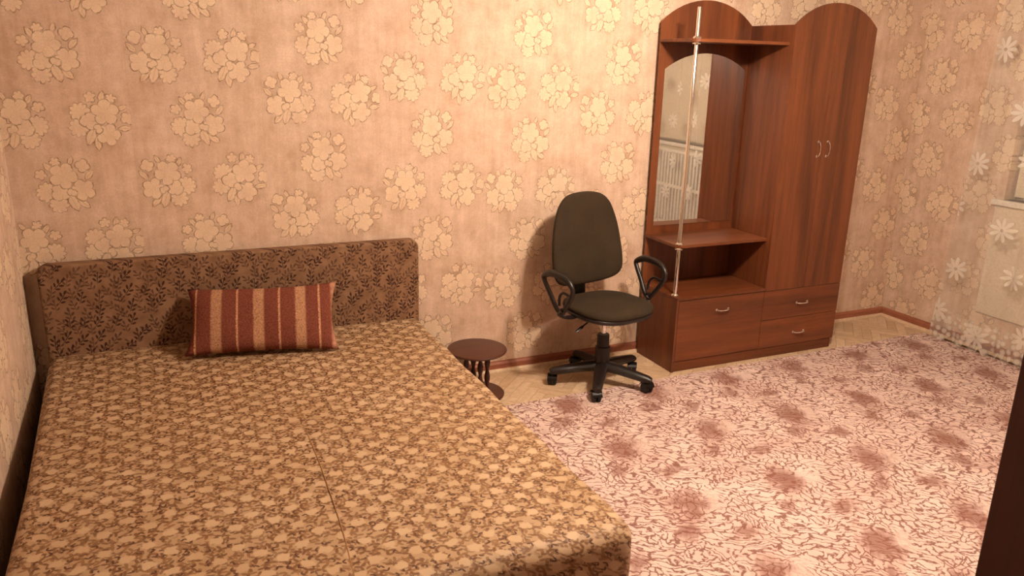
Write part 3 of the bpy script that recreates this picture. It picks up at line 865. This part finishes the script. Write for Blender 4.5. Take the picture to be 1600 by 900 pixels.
# ------------------------------------------------------------------ radiator under the window
rad = thing('radiator', 'white finned heating radiator under the window behind the sheer curtain', 'radiator', (XR-0.052, -2.0, 0))
k = 0
yy = -3.34
while yy < -1.45:
    bm = bmesh.new()
    prism(bm, rounded_rect(-0.028, -0.008, 0.20, 0.92, 0.008, 3), 'y', yy+2.0, yy+2.0+0.030)
    obj('fin', bm, 'white', rad)
    yy += 0.054
obj('gap_shade', box(-0.008, 0.028, -3.34+2.0, -1.42+2.0, 0.21, 0.91), 'gap_shade', rad, bevel=0.004)  # added dark backing plate, painted shade for the slots between the fins
for z in (0.185, 0.935):
    obj('pipe', tube(bmesh.new(), [(-0.002, -3.38+2.0, z), (-0.002, -1.40+2.0, z)], 0.022, n=12), 'white', rad, smooth=True)
obj('rail', box(-0.033, -0.0285, -3.35+2.0, -1.43+2.0, 0.565, 0.60), 'white', rad, bevel=0.003)
for y_ in (-3.1, -1.7):
    obj('foot', box(-0.02, 0.02, y_+2.0-0.02, y_+2.0+0.02, 0.0, 0.205), 'white', rad, bevel=0.004)

# ------------------------------------------------------------------ sheer curtain on its rail
cu = thing('tulle_curtain', 'sheer white tulle curtain with daisy motifs and scalloped hem by the window wall', 'curtain', (4.455, -2.1, 0))
bm = bmesh.new(); NU, NV = 520, 40; Y0c, Y1c, Ztop = -0.62, -3.85, 2.66
rows = []
for j in range(NV+1):
    t = j/NV; row = []
    for i in range(NU+1):
        s = i/NU; y_ = Y0c + (Y1c-Y0c)*s
        sc_ = 0.055*abs(math.sin(PI*y_/0.105))
        zb = 0.014 + 0.055 - sc_
        if i < 14: zb = max(zb, 0.02)
        z = zb + (Ztop-zb)*t**1.15
        amp = 0.018*(1-t) + 0.028*t
        x_ = amp*math.sin(y_*17+0.8*math.sin(y_*5)) + 0.010*math.sin(y_*41+t*2) - 0.02*(1-t)
        yo = 0.05*(1-t)**2*math.sin(y_*9.0)
        row.append(bm.verts.new((x_, y_+yo+2.1 + (0.06*(1-t) if True else 0), z)))
    rows.append(row)
for j in range(NV):
    for i in range(NU): bm.faces.new((rows[j][i], rows[j][i+1], rows[j+1][i+1], rows[j+1][i]))
obj('tulle', bm, 'curtain', cu, smooth=True, auto=0)
bm = bmesh.new()
tube(bm, [v.co.copy() for v in []] or [(0, -0.45+2.1, 2.675), (0, -3.95+2.1, 2.675)], 0.012, n=10)
rl = obj('curtain_rail', bm, 'white', cu, smooth=True)
for y_ in (-0.6, -2.1, -3.7):
    obj('rail_bracket', box(-0.01, 0.01, y_+2.1-0.012, y_+2.1+0.012, 2.675, ZC), 'white', rl)

# ------------------------------------------------------------------ tall dark cabinet beside the camera
wx, wy = 0.405, -3.597
wr = thing('dark_wardrobe', 'tall dark reddish brown wardrobe at the right edge of the picture', 'wardrobe', (wx, wy, 0))
obj('side_panel', box(0, 0.02, -0.66, 0, 0, 2.15), 'wood_dark', wr, bevel=0.002)
obj('side_panel', box(0.88, 0.90, -0.66, 0, 0, 2.15), 'wood_dark', wr, bevel=0.002)
obj('top_panel', box(0.02, 0.88, -0.66, 0, 2.13, 2.15), 'wood_dark', wr, bevel=0.002)
obj('bottom_panel', box(0.02, 0.88, -0.66, -0.02, 0.06, 0.08), 'wood_dark', wr, bevel=0.002)
obj('back_panel', box(0.02, 0.88, -0.66, -0.652, 0.08, 2.13), 'wood_dark', wr)
obj('plinth', box(0.02, 0.88, -0.04, -0.022, 0, 0.06), 'wood_dark', wr)
for a, b2, hx in ((0.022, 0.449, 0.41), (0.451, 0.878, 0.49)):
    dd = obj('door', box(a, b2, -0.018, -0.001, 0.082, 2.128), 'wood_dark', wr, bevel=0.002)
    obj('handle', tube(bmesh.new(), catmull([(hx, -0.001, 1.0), (hx, 0.025, 1.02), (hx, 0.025, 1.10), (hx, -0.001, 1.12)], 4), 0.005, n=8), 'chrome', dd, smooth=True)

# ------------------------------------------------------------------ ceiling lamp
lx, ly, lz = LAMP_POS
la = thing('ceiling_lamp', 'brass ceiling lamp with three bare bulbs hanging over the carpet', 'lamp', (lx, ly, ZC))
obj('ceiling_rose', lathe(bmesh.new(), [(0, 0), (0.06, 0), (0.055, -0.02), (0.02, -0.04), (0, -0.04)], 24), 'brass', la, smooth=True)
obj('stem', tube(bmesh.new(), [(0, 0, -0.03), (0, 0, lz-ZC+0.15)], 0.008, n=10), 'brass', la, smooth=True)
for k in range(3):
    a = 2*PI*k/3 + 0.4
    ca_, sa_ = math.cos(a), math.sin(a)
    z = lz-ZC
    arm = obj('arm', tube(bmesh.new(), catmull([(0, 0, z+0.15), (0.04*ca_, 0.04*sa_, z+0.17), (0.09*ca_, 0.09*sa_, z+0.13), (0.10*ca_, 0.10*sa_, z+0.08)], 5), 0.006, n=8), 'brass', la, smooth=True)
    obj('socket', lathe(bmesh.new(), [(0.006, z+0.09), (0.02, z+0.085), (0.022, z+0.045), (0.014, z+0.04)], 16, (0.10*ca_, 0.10*sa_, 0)), 'brass', arm, smooth=True)
    obj('bulb', lathe(bmesh.new(), [(0, z-0.03), (0.016, z-0.026), (0.027, z-0.012), (0.030, z+0.004), (0.026, z+0.02), (0.014, z+0.036), (0.012, z+0.044), (0, z+0.044)], 14, (0.10*ca_, 0.10*sa_, 0)), 'bulb', arm, smooth=True)
